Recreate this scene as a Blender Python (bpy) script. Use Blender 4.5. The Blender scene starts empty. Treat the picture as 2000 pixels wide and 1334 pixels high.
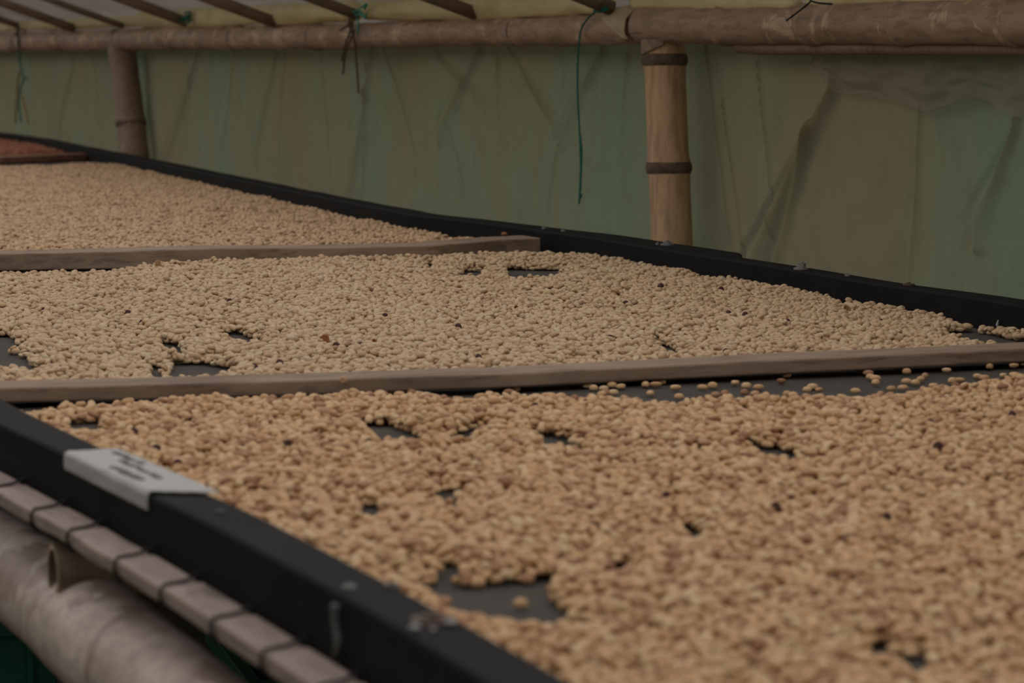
import bpy, math, random
import numpy as np
from mathutils import Vector, Matrix, noise
random.seed(7); rng = np.random.default_rng(7)
S = bpy.context.scene
COL = S.collection

# ------------------------------------------------------------------ camera, sky, exposure
FPX = 5500.0; PITCH = math.atan(562/FPX); YAW = math.atan(2150/FPX*math.cos(PITCH)); CZ = 1.245
cd = bpy.data.cameras.new('camera'); cam = bpy.data.objects.new('camera', cd); COL.objects.link(cam)
cd.sensor_width = 36; cd.lens = FPX/2000*36; cd.clip_start = .05; cd.clip_end = 200
cam.location = (0, 0, CZ); cam.rotation_euler = (math.pi/2-PITCH, 0, -YAW)
cd.dof.use_dof = True; cd.dof.focus_distance = 3.75; cd.dof.aperture_fstop = 11
S.camera = cam
W = bpy.data.worlds.new('overcast_sky'); S.world = W; W.use_nodes = True
bg = W.node_tree.nodes['Background']; bg.inputs[0].default_value = (1.0, .955, .93, 1); bg.inputs[1].default_value = 1.0
S.view_settings.view_transform = 'Standard'; S.view_settings.look = 'None'
S.view_settings.gamma = 1; S.view_settings.use_curve_mapping = False
S.view_settings.exposure = -0.2
S.cycles.max_bounces = 6; S.cycles.use_denoising = True

# ------------------------------------------------------------------ measuring helpers (table surface z = .90, floor z = 0)
TZ = .90
sa, ca, sp, cp = math.sin(YAW), math.cos(YAW), math.sin(PITCH), math.cos(PITCH)
def ray(x, y):
    cx = (x-1000)/FPX; cy = (667-y)/FPX
    return Vector((sa*cp+cx*ca+cy*sa*sp, ca*cp-cx*sa+cy*ca*sp, -sp+cy*cp))
def onz(x, y, z):
    r = ray(x, y); return Vector((0, 0, CZ)) + r*((z-CZ)/r.z)
def onx(x, y, X):
    r = ray(x, y); return Vector((0, 0, CZ)) + r*(X/r.x)

# ------------------------------------------------------------------ materials
def mat(name, build):
    m = bpy.data.materials.new(name); m.use_nodes = True; nt = m.node_tree
    b = nt.nodes['Principled BSDF']; build(nt, b); return m
def N(nt, t, **k):
    n = nt.nodes.new(t)
    for a_, v in k.items():
        if a_.startswith('i_'): n.inputs[a_[2:].replace('_', ' ')].default_value = v
        else: setattr(n, a_, v)
    return n
def coords(nt, scale=(1, 1, 1), kind='Object'):
    tc = N(nt, 'ShaderNodeTexCoord'); mp = N(nt, 'ShaderNodeMapping'); mp.inputs['Scale'].default_value = scale
    nt.links.new(tc.outputs[kind], mp.inputs[0]); return mp.outputs[0]
def nz(nt, vec, scale, detail=4, rough=.6, dist=0):
    n = N(nt, 'ShaderNodeTexNoise'); n.inputs['Scale'].default_value = scale; n.inputs['Detail'].default_value = detail
    n.inputs['Roughness'].default_value = rough; n.inputs['Distortion'].default_value = dist
    nt.links.new(vec, n.inputs['Vector']); return n.outputs['Fac']
def ramp(nt, fac, stops, const=False):
    r = N(nt, 'ShaderNodeValToRGB'); e = r.color_ramp.elements
    while len(e) < len(stops): e.new(.5)
    for el, (p, c) in zip(e, stops): el.position = p; el.color = (*c, 1)
    if const: r.color_ramp.interpolation = 'CONSTANT'
    nt.links.new(fac, r.inputs[0]); return r.outputs[0]
def mix(nt, fac, a_, b_, mode='MIX'):
    m = N(nt, 'ShaderNodeMix', data_type='RGBA', blend_type=mode)
    for s, v in ((m.inputs[0], fac), (m.inputs[6], a_), (m.inputs[7], b_)):
        if isinstance(v, (int, float)): s.default_value = v
        elif isinstance(v, tuple): s.default_value = (*v, 1)
        else: nt.links.new(v, s)
    return m.outputs[2]
def bump(nt, b, h, strength=.3, dist=.002):
    n = N(nt, 'ShaderNodeBump'); n.inputs['Strength'].default_value = strength; n.inputs['Distance'].default_value = dist
    nt.links.new(h, n.inputs['Height']); nt.links.new(n.outputs[0], b.inputs['Normal'])
def simple(name, col, rough=.7, spec=.3, var=.15, scale=40, metal=0):
    def f(nt, b):
        v = coords(nt); n_ = nz(nt, v, scale)
        c = ramp(nt, n_, [(.3, tuple(x*(1-var) for x in col)), (.7, tuple(min(1, x*(1+var)) for x in col))])
        nt.links.new(c, b.inputs['Base Color']); b.inputs['Roughness'].default_value = rough
        b.inputs['Specular IOR Level'].default_value = spec; b.inputs['Metallic'].default_value = metal
        bump(nt, b, n_, .2, .001)
    return mat(name, f)
def bamboo(name, a_, b_, pale, stretch, patch=.62, dark=(.05, .035, .025)):
    def f(nt, b):
        v = coords(nt, stretch); w = coords(nt)
        n1 = nz(nt, v, 14, 6, .65); n2 = nz(nt, w, 9, 6, .62, .6); n3 = nz(nt, w, 230, 3, .7); n4 = nz(nt, v, 90, 3)
        c = ramp(nt, n1, [(.3, a_), (.7, b_)])
        c = mix(nt, ramp(nt, n2, [(patch-.015, (0, 0, 0)), (patch+.015, (.8, .8, .8))]), c, pale)
        c = mix(nt, ramp(nt, n3, [(.63, (0, 0, 0)), (.72, (.6, .6, .6))]), c, dark)
        c = mix(nt, ramp(nt, n4, [(.35, (.35, .35, .35)), (.55, (0, 0, 0))]), c, dark)
        nt.links.new(c, b.inputs['Base Color']); b.inputs['Roughness'].default_value = .55
        b.inputs['Specular IOR Level'].default_value = .3; bump(nt, b, n4, .25, .001)
    return mat(name, f)
M = {}
M['beam_bamboo'] = bamboo('beam_bamboo', (.35, .225, .155), (.50, .35, .26), (.66, .48, .33), (1, .2, 1), .585)
M['post_bamboo'] = bamboo('post_bamboo', (.52, .32, .17), (.62, .41, .24), (.48, .35, .22), (1, 1, .1), .7)
M['old_post_bamboo'] = bamboo('old_post_bamboo', (.21, .13, .085), (.32, .21, .145), (.40, .28, .19), (1, 1, .1), .68)
M['node_dark'] = simple('node_dark', (.13, .09, .065), .8, .2, .4, 90)
M['node_pale'] = simple('node_pale', (.40, .29, .21), .7, .2, .3, 120)
M['pole_bamboo'] = bamboo('pole_bamboo', (.30, .23, .19), (.54, .45, .40), (.23, .165, .135), (1, .6, 1), .55, (.11, .08, .06))
M['cut_bamboo'] = simple('cut_bamboo', (.30, .22, .155), .8, .2, .3, 60)
M['lath_bamboo'] = bamboo('lath_bamboo', (.20, .145, .12), (.34, .265, .225), (.10, .07, .055), (1, .2, 1), .62)
M['inside_bamboo'] = simple('inside_bamboo', (.22, .13, .07), .9, .1, .3, 50)
def wood(name, a_, b_, d_, st):
    def f(nt, b):
        v = coords(nt, st); n1 = nz(nt, v, 20, 7, .7, .8); n2 = nz(nt, coords(nt), 7, 4); n3 = nz(nt, v, 120, 4)
        c = ramp(nt, n1, [(.3, a_), (.68, b_)]); c = mix(nt, ramp(nt, n2, [(.5, (0, 0, 0)), (.75, (.55, .55, .55))]), c, d_)
        c = mix(nt, ramp(nt, n3, [(.36, (.5, .5, .5)), (.5, (0, 0, 0))]), c, d_)
        nt.links.new(c, b.inputs['Base Color']); b.inputs['Roughness'].default_value = .75
        b.inputs['Specular IOR Level'].default_value = .25; bump(nt, b, n3, .35, .001)
    return mat(name, f)
M['plank_wood'] = wood('plank_wood', (.165, .108, .070), (.29, .205, .145), (.085, .055, .038), (.13, 1, 1))
M['red_plank_wood'] = wood('red_plank_wood', (.20, .09, .05), (.31, .16, .10), (.11, .06, .04), (.13, 1, 1))
M['rafter_wood'] = wood('rafter_wood', (.24, .165, .115), (.34, .245, .18), (.13, .095, .07), (.2, 1, .6))
def f(nt, b):
    v = coords(nt); n1 = nz(nt, v, 18, 5); n2 = nz(nt, v, 260, 3, .8); n3 = nz(nt, coords(nt, (1, .1, 1)), 60, 4)
    c = ramp(nt, n1, [(.3, (.009, .0086, .0085)), (.75, (.0142, .0135, .013))])
    c = mix(nt, ramp(nt, n2, [(.72, (0, 0, 0)), (.80, (.5, .5, .5))]), c, (.09, .065, .045))
    nt.links.new(c, b.inputs['Base Color']); b.inputs['Roughness'].default_value = .7; b.inputs['Specular IOR Level'].default_value = .05
    bump(nt, b, n3, .3, .001)
M['rail_paint'] = mat('rail_paint', f)
def f(nt, b):
    v = coords(nt)
    w1 = N(nt, 'ShaderNodeTexWave', bands_direction='X'); w1.inputs['Scale'].default_value = 160; nt.links.new(v, w1.inputs['Vector'])
    w2 = N(nt, 'ShaderNodeTexWave', bands_direction='Y'); w2.inputs['Scale'].default_value = 160; nt.links.new(v, w2.inputs['Vector'])
    n1 = nz(nt, v, 12, 5); n2 = nz(nt, v, 70, 4, .75)
    c = ramp(nt, n1, [(.3, (.056, .049, .042)), (.75, (.084, .073, .062))])
    c = mix(nt, ramp(nt, n2, [(.62, (0, 0, 0)), (.75, (.5, .5, .5))]), c, (.085, .068, .054))
    nt.links.new(c, b.inputs['Base Color']); b.inputs['Roughness'].default_value = .85; b.inputs['Specular IOR Level'].default_value = .1
    h = mix(nt, 1.0, w1.outputs[0], w2.outputs[0], 'MULTIPLY'); bump(nt, b, h, .5, .0008)
M['shade_mesh'] = mat('shade_mesh', f)
def f(nt, b):
    v = coords(nt, (1, .8, .35)); n1 = nz(nt, v, 2.2, 5, .6, .5); n2 = nz(nt, coords(nt), 14, 6, .7); n3 = nz(nt, coords(nt, (1, 1, .15)), 30, 4)
    c = ramp(nt, n1, [(.36, (.25, .31, .215)), (.5, (.30, .285, .185)), (.64, (.315, .255, .165))])
    c = mix(nt, ramp(nt, n2, [(.5, (0, 0, 0)), (.8, (.5, .5, .5))]), c, (.19, .16, .11))
    c = mix(nt, ramp(nt, n3, [(.55, (0, 0, 0)), (.75, (.4, .4, .4))]), c, (.24, .215, .15))
    at_ = N(nt, 'ShaderNodeAttribute', attribute_name='fold_shade'); c = mix(nt, at_.outputs['Fac'], c, (.175, .135, .065))  # fold darkness painted into the colour, standing for shading and doubled film
    d = N(nt, 'ShaderNodeBsdfDiffuse'); t = N(nt, 'ShaderNodeBsdfTranslucent'); ms = N(nt, 'ShaderNodeMixShader'); ms.inputs[0].default_value = .10
    t.inputs[0].default_value = (.20, .28, .17, 1)
    nt.links.new(c, d.inputs[0]); nt.links.new(d.outputs[0], ms.inputs[1]); nt.links.new(t.outputs[0], ms.inputs[2])
    bp = N(nt, 'ShaderNodeBump'); bp.inputs['Strength'].default_value = .25; bp.inputs['Distance'].default_value = .004
    nt.links.new(n2, bp.inputs['Height']); nt.links.new(bp.outputs[0], d.inputs['Normal'])
    nt.links.new(ms.outputs[0], nt.nodes['Material Output'].inputs[0])
M['tarp'] = mat('tarp', f)
def f(nt, b):
    n1 = nz(nt, coords(nt), 9, 5); c = ramp(nt, n1, [(.3, (.25, .215, .15)), (.7, (.33, .29, .22))])
    nt.links.new(c, b.inputs['Base Color']); b.inputs['Roughness'].default_value = .45; b.inputs['Alpha'].default_value = .40; b.inputs['Specular IOR Level'].default_value = .15; bump(nt, b, n1, .2, .004)
M['cloudy_plastic'] = mat('cloudy_plastic', f)
M['tan_film'] = simple('tan_film', (.46, .37, .25), .5, .2, .12, 14)
def f(nt, b):
    n1 = nz(nt, coords(nt, (1, .5, 1)), 16, 5); n2 = nz(nt, coords(nt), 60, 3)
    c = ramp(nt, n1, [(.3, (.60, .52, .27)), (.7, (.78, .70, .43))]); nt.links.new(c, b.inputs['Base Color'])
    b.inputs['Roughness'].default_value = .6; b.inputs['Specular IOR Level'].default_value = .2; bump(nt, b, n2, .4, .003)
M['yellow_roll'] = mat('yellow_roll', f)
def f(nt, b):
    n1 = nz(nt, coords(nt, (1, .25, 1)), 6, 6, .7, .4); c = ramp(nt, n1, [(.3, (.15, .14, .12)), (.7, (.24, .23, .205))])
    nt.links.new(c, b.inputs['Base Color']); b.inputs['Roughness'].default_value = .7; bump(nt, b, n1, .4, .01)
    t = N(nt, 'ShaderNodeBsdfTranslucent'); ms = N(nt, 'ShaderNodeMixShader'); ms.inputs[0].default_value = .22
    nt.links.new(mix(nt, 1.0, c, (2.3, 2.2, 2.2), 'MULTIPLY'), t.inputs[0]); nt.links.new(b.outputs[0], ms.inputs[1]); nt.links.new(t.outputs[0], ms.inputs[2])
    nt.links.new(ms.outputs[0], nt.nodes['Material Output'].inputs[0])
M['roof_sheet'] = mat('roof_sheet', f)
M['soil'] = simple('soil', (.075, .062, .05), .95, .1, .35, 6)
M['crate_green'] = simple('crate_green', (.012, .10, .065), .5, .4, .2, 8)
M['teal_cord'] = simple('teal_cord', (.015, .13, .10), .8, .2, .3, 60)
M['bright_teal'] = simple('bright_teal', (.05, .32, .27), .7, .2, .3, 60)
M['dark_cord'] = simple('dark_cord', (.022, .022, .024), .8, .2, .3, 60)
M['brown_fibre'] = simple('brown_fibre', (.10, .065, .045), .9, .1, .3, 60)
M['orange_cord'] = simple('orange_cord', (.24, .14, .03), .8, .1, .3, 60)
M['label_paper'] = simple('label_paper', (.34, .335, .325), .6, .3, .08, 25)
M['ink'] = simple('ink', (.17, .17, .17), .6, .2, .3, 40)
M['grey_metal'] = simple('grey_metal', (.20, .20, .195), .45, .5, .3, 200, .3)
M['rust_metal'] = simple('rust_metal', (.12, .08, .06), .7, .3, .4, 200, .2)
M['residue'] = simple('residue', (.085, .083, .08), .7, .3, .3, 80)
def beanmat(name, stops, grey=.3):
    def f(nt, b):
        oi = N(nt, 'ShaderNodeObjectInfo'); c = ramp(nt, oi.outputs['Random'], stops)
        n1 = nz(nt, coords(nt), 420, 3, .6)
        c = mix(nt, ramp(nt, n1, [(.45, (0, 0, 0)), (.72, (.5, .5, .5))]), c, tuple(x*.72 for x in stops[2][1]))
        nt.links.new(c, b.inputs['Base Color']); b.inputs['Roughness'].default_value = .55; b.inputs['Specular IOR Level'].default_value = .28
    return mat(name, f)
M['bean_near'] = beanmat('bean_near', [(0, (.22, .095, .045)), (.07, (.36, .19, .095)), (.3, (.49, .295, .145)), (.7, (.56, .352, .178)), (1, (.58, .42, .24))])
M['bean_middle'] = beanmat('bean_middle', [(0, (.30, .18, .10)), (.05, (.46, .315, .185)), (.3, (.485, .33, .19)), (.75, (.54, .38, .222)), (1, (.50, .40, .26))])
M['bean_far'] = beanmat('bean_far', [(0, (.22, .14, .08)), (.07, (.40, .26, .15)), (.3, (.49, .32, .18)), (.75, (.53, .355, .205)), (1, (.56, .40, .24))])
M['bean_red'] = beanmat('bean_red', [(0, (.26, .08, .04)), (.1, (.27, .10, .055)), (.4, (.34, .135, .07)), (.75, (.38, .155, .08)), (1, (.43, .21, .12))])
M['dark_cherry'] = simple('dark_cherry', (.070, .032, .030), .7, .1, .4, 300)
M['brown_bean'] = simple('brown_bean', (.26, .11, .055), .6, .3, .4, 300)
M['husk'] = simple('husk', (.30, .12, .05), .6, .3, .4, 200)
M['pale_husk'] = simple('pale_husk', (.42, .27, .14), .6, .3, .4, 200)

# ------------------------------------------------------------------ object helpers
def mk(name, vs, fs, m, parent=None, origin=None, smooth=False, **props):
    o_ = Vector(origin) if origin is not None else (Vector((0, 0, 0)) if parent is None else parent.matrix_world_loc if hasattr(parent, 'matrix_world_loc') else Vector(parent.get('_o', (0, 0, 0))))
    me = bpy.data.meshes.new(name); me.from_pydata([tuple(Vector(v)-o_) for v in vs], [], fs); me.update()
    if m: me.materials.append(M[m])
    if smooth: me.polygons.foreach_set('use_smooth', [True]*len(me.polygons))
    o = bpy.data.objects.new(name, me); COL.objects.link(o); o['_o'] = tuple(o_)
    if parent is not None: o.parent = parent; o.location = o_-Vector(parent['_o'])
    else: o.location = o_
    for k, v in props.items(): o[k] = v
    return o
def empty(name, loc, label, category, group=None):
    o = bpy.data.objects.new(name, None); COL.objects.link(o); o.location = loc; o['_o'] = tuple(loc)
    o['label'] = label; o['category'] = category
    if group: o['group'] = group
    return o
def sweep(pts, rad, n=20, cap=True, squash=1.0, lump=0, seed=0):
    pts = [Vector(p) for p in pts]; vs = []; fs = []
    k = len(pts); rad = rad if isinstance(rad, (list, tuple)) else [rad]*k
    prev = None
    for i, p in enumerate(pts):
        t = (pts[min(i+1, k-1)]-pts[max(i-1, 0)]).normalized()
        ref = Vector((0, 0, 1)) if abs(t.z) < .9 else Vector((1, 0, 0))
        if prev is None: u = t.cross(ref).normalized()
        else: u = (prev - t*prev.dot(t)).normalized()
        prev = u; w = t.cross(u)
        for j in range(n):
            a = 2*math.pi*j/n; r = rad[i]
            if lump: r *= 1+lump*noise.noise(Vector((math.cos(a)*1.5+seed, math.sin(a)*1.5, i*.21+seed)))
            vs.append(p+u*math.cos(a)*r+w*math.sin(a)*r*squash)
    for i in range(k-1):
        for j in range(n):
            a, b = i*n+j, i*n+(j+1) % n; fs.append((a, b, b+n, a+n))
    if cap: fs.append(tuple(range(n))[::-1]); fs.append(tuple(range((k-1)*n, k*n)))
    return vs, fs
def box_strip(secs):
    """loft of quads: each section is 4 points"""
    vs = [v for s in secs for v in s]; fs = []; k = len(secs)
    for i in range(k-1):
        for j in range(4):
            a, b = i*4+j, i*4+(j+1) % 4; fs.append((a, b, b+4, a+4))
    fs.append((3, 2, 1, 0)); fs.append(tuple(range((k-1)*4, k*4))); return vs, fs
def bevel(o, w=.003, seg=2):
    b = o.modifiers.new('bevel', 'BEVEL'); b.width = w; b.segments = seg; b.limit_method = 'ANGLE'
    return o
def box(x0, x1, y0, y1, z0, z1):
    vs = [(x, y, z) for z in (z0, z1) for x, y in ((x0, y0), (x1, y0), (x1, y1), (x0, y1))]
    return vs, [(3, 2, 1, 0), (4, 5, 6, 7), (0, 1, 5, 4), (1, 2, 6, 5), (2, 3, 7, 6), (3, 0, 4, 7)]
def merge(*parts):
    vs, fs = [], []
    for v, f_ in parts:
        o = len(vs); vs += list(v); fs += [tuple(i+o for i in q) for q in f_]
    return vs, fs

WX = 2.20          # centre line of the bamboo framing by the tarp
TX = 2.275         # tarp
# ------------------------------------------------------------------ setting
def grid(fn, nu, nv):
    vs = [fn(i/nu, j/nv) for i in range(nu+1) for j in range(nv+1)]
    return vs, [(i*(nv+1)+j, (i+1)*(nv+1)+j, (i+1)*(nv+1)+j+1, i*(nv+1)+j+1) for i in range(nu) for j in range(nv)]
v_, f_ = grid(lambda u, v: (-2.2+u*6.2, -3.5+v*21, .012*noise.noise(Vector((u*20, v*60, 0)))-.012), 40, 120)
mk('floor', v_, f_, 'soil', smooth=True, kind='structure')
creases = [((940, 96), (878, 225), 5, 1), ((972, 95), (976, 215), 4, .7), ((1000, 95), (1068, 200), 6, .9), ((1178, 95), (1120, 230), 5, .9),
    ((1222, 95), (1212, 200), 5, .6), ((728, 100), (690, 350), 5, .8), ((718, 110), (708, 390), 4, .8), ((750, 100), (800, 260), 6, .7),
    ((388, 110), (335, 305), 5, 1), ((378, 130), (368, 240), 4, .5), ((545, 100), (508, 260), 4, .8), ((560, 100), (548, 240), 4, .6),
    ((1636, 185), (1478, 510), 11, 1.6), ((1600, 260), (1520, 520), 7, 1.0), ((1482, 95), (1512, 380), 3, .8), ((1378, 120), (1432, 490), 7, .9),
    ((1412, 215), (1452, 480), 5, .8), ((1995, 250), (1925, 400), 9, 1.0), ((150, 110), (120, 260), 5, .6), ((60, 110), (66, 240), 4, .5),
    ((880, 240), (905, 330), 4, .4), ((1100, 260), (1075, 400), 5, .5), ((850, 100), (930, 180), 4, .4), ((1800, 240), (1780, 560), 10, .5),
    ((185, 110), (195, 260), 4, .5), ((300, 110), (288, 280), 5, .6), ((460, 110), (440, 280), 5, .5), ((630, 110), (645, 320), 5, .5)]
CR = []
for a, b, w, s in creases:
    A, B = onx(*a, TX), onx(*b, TX); px = FPX/(0.5*(A+B)-Vector((0, 0, CZ))).length
    CR.append((A.y, A.z, B.y, B.z, w/px*1.15, s))
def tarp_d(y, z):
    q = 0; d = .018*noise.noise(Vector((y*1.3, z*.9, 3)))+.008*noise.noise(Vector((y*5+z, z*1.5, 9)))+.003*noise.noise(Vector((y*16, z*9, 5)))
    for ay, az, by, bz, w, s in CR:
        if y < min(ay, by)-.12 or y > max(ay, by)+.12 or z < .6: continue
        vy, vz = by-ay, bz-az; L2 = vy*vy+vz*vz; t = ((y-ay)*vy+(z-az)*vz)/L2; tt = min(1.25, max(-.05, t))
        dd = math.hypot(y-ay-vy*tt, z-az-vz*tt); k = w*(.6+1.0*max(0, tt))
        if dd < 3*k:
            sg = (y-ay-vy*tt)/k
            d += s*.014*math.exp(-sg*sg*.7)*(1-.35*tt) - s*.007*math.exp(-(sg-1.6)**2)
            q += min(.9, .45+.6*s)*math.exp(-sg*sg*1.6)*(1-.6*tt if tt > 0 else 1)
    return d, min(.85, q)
Y0, Y1, Z1 = 1.2, 15.5, 1.275
zs = [0+.6*j/12 for j in range(12)]+[.6+(Z1-.6)*j/90 for j in range(91)]
nY = 1500
ys = [Y0+2.1*i/150 for i in range(150)]+[3.3+9.2*((i-150)/1250)**1.35 for i in range(150, 1400)]+[12.5+3*(i-1400)/100 for i in range(1400, 1501)]
TD = [tarp_d(y, z) for y in ys for z in zs]; vs = [(TX-TD[i*len(zs)+j][0], y, z) for i, y in enumerate(ys) for j, z in enumerate(zs)]; nzs = len(zs)
fs = [(i*nzs+j, i*nzs+j+1, (i+1)*nzs+j+1, (i+1)*nzs+j) for i in range(nY) for j in range(nzs-1)]
wr = mk('wall_right', vs, fs, 'tarp', smooth=True, kind='structure')
a_ = wr.data.attributes.new('fold_shade', 'FLOAT', 'POINT'); a_.data.foreach_set('value', [t[1] for t in TD])  # per-vertex weight of the shade painted along the folds
for n_ in ('unseen_wall_left', 'unseen_wall_back', 'unseen_wall_front'): pass
v_, f_ = grid(lambda u, v: (-2.1+.03*noise.noise(Vector((u*20, v*2, 1))), -3.3+u*20.5, v*2.1), 80, 12)
mk('unseen_wall_left', v_, f_, 'tarp', smooth=True, kind='structure')  # unseen wall, added to block sky light from the left
v_, f_ = grid(lambda u, v: (-2.1+u*4.375, -3.3+.03*noise.noise(Vector((u*12, v*2, 1))), v*2.0), 40, 12)
mk('unseen_wall_back', v_, f_, 'tarp', smooth=True, kind='structure')  # added out of view to hold back light from behind the camera
v_, f_ = grid(lambda u, v: (-2.1+u*4.375, 17.2+.03*noise.noise(Vector((u*12, v*2, 1))), v*2.0), 40, 12)
mk('unseen_wall_front', v_, f_, 'tarp', smooth=True, kind='structure')  # unseen far wall, added to close the enclosure limiting the sky light
RS = .35           # rise of the roof per metre away from the tarp
def roof_z(x): return 1.375+(WX-x)*RS
v_, f_ = grid(lambda u, v: (-2.1+u*3.85, -3.3+v*2.9, 1.98+.006*math.sin(u*3.85*2*math.pi/.25)+.01*v), 160, 12)
mk('ceiling', v_, f_, 'roof_sheet', smooth=True, kind='structure')  # unseen panel over the back, added to cut light onto camera-facing sides
v_, f_ = grid(lambda u, v: (2.42-u*.62, -3.3+v*20.5, roof_z(2.42-u*.62)+.006*math.sin(v*20.5*2*math.pi/.30)+.004*noise.noise(Vector((u*3, v*40, 2)))), 10, 560)
mk('ceiling', v_, f_, 'roof_sheet', smooth=True, kind='structure')

# ------------------------------------------------------------------ bamboo framing along the tarp
def culm(y0, y1, cz0, cz1, r0, r1, nodes, seed, lump=.03, x=WX, step=.02):
    k = max(8, int(abs(y1-y0)/step)); pts = []; rad = []
    for i in range(k+1):
        t = i/k; y = y0+(y1-y0)*t
        w = Vector((.010*noise.noise(Vector((y*.9, seed, 0))), 0, .008*noise.noise(Vector((y*1.1, seed, 7)))))
        pts.append(Vector((x, y, cz0+(cz1-cz0)*t))+w); r = r0+(r1-r0)*t
        for ny in nodes: r += .0035*math.exp(-((y-ny)/.016)**2)-.0012*math.exp(-((y-ny)/.006)**2)
        rad.append(r)
    return pts, rad
def node_ring_y(parent, pts, rad, ny, m, wid=.004, up=.0015):
    i = min(range(len(pts)), key=lambda q: abs(pts[q].y-ny)); c = pts[i]; r = rad[i]+up
    P = [Vector((c.x, c.y+d, c.z)) for d in (-wid*1.8, -wid*.6, wid*.6, wid*1.8)]
    v, f_ = sweep(P, [r-.0035, r, r, r-.0035], 24, cap=False)
    return mk('node', v, f_, m, parent, smooth=True)
pR = onx(1258, 52, WX)
ynodes = [onx(px, 50, WX).y for px in (1420, 1592, 1770, 1990)]+[2.95, 2.6]
zR0, zR1 = onx(1300, 52, WX).z, onx(2000, 47, WX).z
yR1 = onx(2000, 47, WX).y
pts, rad = culm(pR.y, .4, zR0, zR1+(zR1-zR0)*.3, .0345, .0365, ynodes, 1.3)
v, f_ = sweep(pts, rad, 28, lump=.05, seed=3)
beam = mk('bamboo_beam', v, f_, 'beam_bamboo', smooth=True, origin=(WX, pR.y, zR0), label='thick brown bamboo beam running over the pale post to the right edge of the tarp wall', category='bamboo beam', group='bamboo beams along the top of the tarp')
bevel(beam, .004)
for y in ynodes[:4]: node_ring_y(beam, pts, rad, y, 'node_pale')
zL0, zL1 = onx(1250, 57, WX).z, onx(0, 83, WX).z; yL0 = onx(1256, 50, WX).y+.02; yL1 = onx(0, 83, WX).y
nl = [5.6, 6.35, 7.05, 7.8, 8.5, 9.3, 10.1, 10.9]
pts, rad = culm(yL0, 15.5, zL0, zL1+(zL1-zL0)*.6, .0315, .041, nl, 6.1)
v, f_ = sweep(pts, rad, 28, lump=.10, seed=8)
beamL = mk('bamboo_beam', v, f_, 'beam_bamboo', smooth=True, origin=(WX, yL0, zL0), label='long weathered bamboo beam left of the pale post with cord tied round it', category='bamboo beam', group='bamboo beams along the top of the tarp')
for y in nl: node_ring_y(beamL, pts, rad, y, 'node_dark', .003, .0005)
# long crack in the left beam: a thin sunken seam of darker fibre
cr = [onx(x, y, WX-.0318) for x, y in ((1160, 63), (1200, 62), (1240, 65), (1254, 64))]
v, f_ = sweep(cr, .0012, 6); mk('crack', v, f_, 'node_dark', beamL)
# thin second pole / tarp hem pole beneath the right beam
hp = [onx(x, y, WX+.012) for x, y in ((1440, 88), (1500, 92), (1600, 91), (1750, 91), (1900, 92), (2100, 92), (2300, 92))]
v, f_ = sweep(hp, .013, 12, lump=.2); mk('hem_pole', v, f_, 'old_post_bamboo', smooth=True, origin=hp[0], label='thin dark batten pinning the tarp edge just below the right bamboo beam', category='batten')

def post(px_top, px_bot, ztop, r, m, label, node_px, ring, y=None, visible=True):
    if y is None:
        yb = onx(*px_bot, WX).y; yt = onx(*px_top, WX).y; zb = onx(*px_bot, WX).z; zt = onx(*px_top, WX).z
    else: yb = yt = y; zb, zt = .5, 1.2
    def at(z): t = (z-zb)/(zt-zb); return Vector((WX, yb+(yt-yb)*t*(1 if z > .5 else 1), z))
    k = 60; nz_ = [onx(*q, WX).z for q in node_px] + [.62, .3]
    pts = [at(ztop*i/k) for i in range(k+1)]
    rad = [r*(1.06-.06*i/k)+sum(.003*math.exp(-((p.z-n)/.014)**2) for n in nz_) for i, p in enumerate(pts)]
    v, f_ = sweep(pts, rad, 28, lump=.02, seed=yb)
    o = mk('bamboo_post', v, f_, m, smooth=True, origin=pts[0], label=label, category='bamboo post', group='bamboo posts in front of the tarp'); bevel(o, .003)
    for n in nz_[:-2]:
        c = at(n); rr = r*1.02+.0036
        P = [c+Vector((0, 0, d)) for d in (-.012, -.007, -.002, .002, .006, .011)]
        v, f_ = sweep(P, [rr-.0022, rr+.0002, rr+.0012, rr+.0008, rr+.0006, rr-.0022], 28, cap=False, lump=.02)
        mk('node', v, f_, ring, o, smooth=True)
    return o
post((1298, 120), (1312, 470), zR0-.030, .0385, 'post_bamboo', 'pale tan bamboo post with dark node rings standing behind the black rail', [(1303, 116), (1308, 327)], 'node_dark')
post((241, 120), (262, 290), onx(241, 78, WX).z-.012, .046, 'old_post_bamboo', 'grey-brown bamboo post near the left end of the tarp wall, further from the camera', [(252, 240)], 'node_dark')

# saddle cut of the pale post gripping the beam, visible as a pale lip
c = onx(1283, 96, WX-.028)
def saddle(u, v):
    a = -1.9+u*2.3; z = .018-(.034-.026*u*u)*v
    return (WX-.041*math.cos(a+.75), onx(1298, 96, WX).y+.0405*math.sin(a+.75)*-1, c.z+z)
v_, f_ = grid(saddle, 16, 6)
sd = mk('saddle_lip', v_, f_, 'cut_bamboo', smooth=True, origin=c, label='pale cut bamboo lip cupping the joint on top of the tan post', category='bamboo piece')
so = sd.modifiers.new('t', 'SOLIDIFY'); so.thickness = .003
# stub beside the far post top
c = onx(226, 84, WX-.02); v, f_ = sweep([c+Vector((0, 0, -.045)), c, c+Vector((0, 0, .045))], [.017, .018, .016], 14, lump=.1)
mk('bamboo_stub', v, f_, 'old_post_bamboo', smooth=True, origin=c, label='short upright bamboo stub lashed beside the top of the far post', category='bamboo piece')

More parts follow.
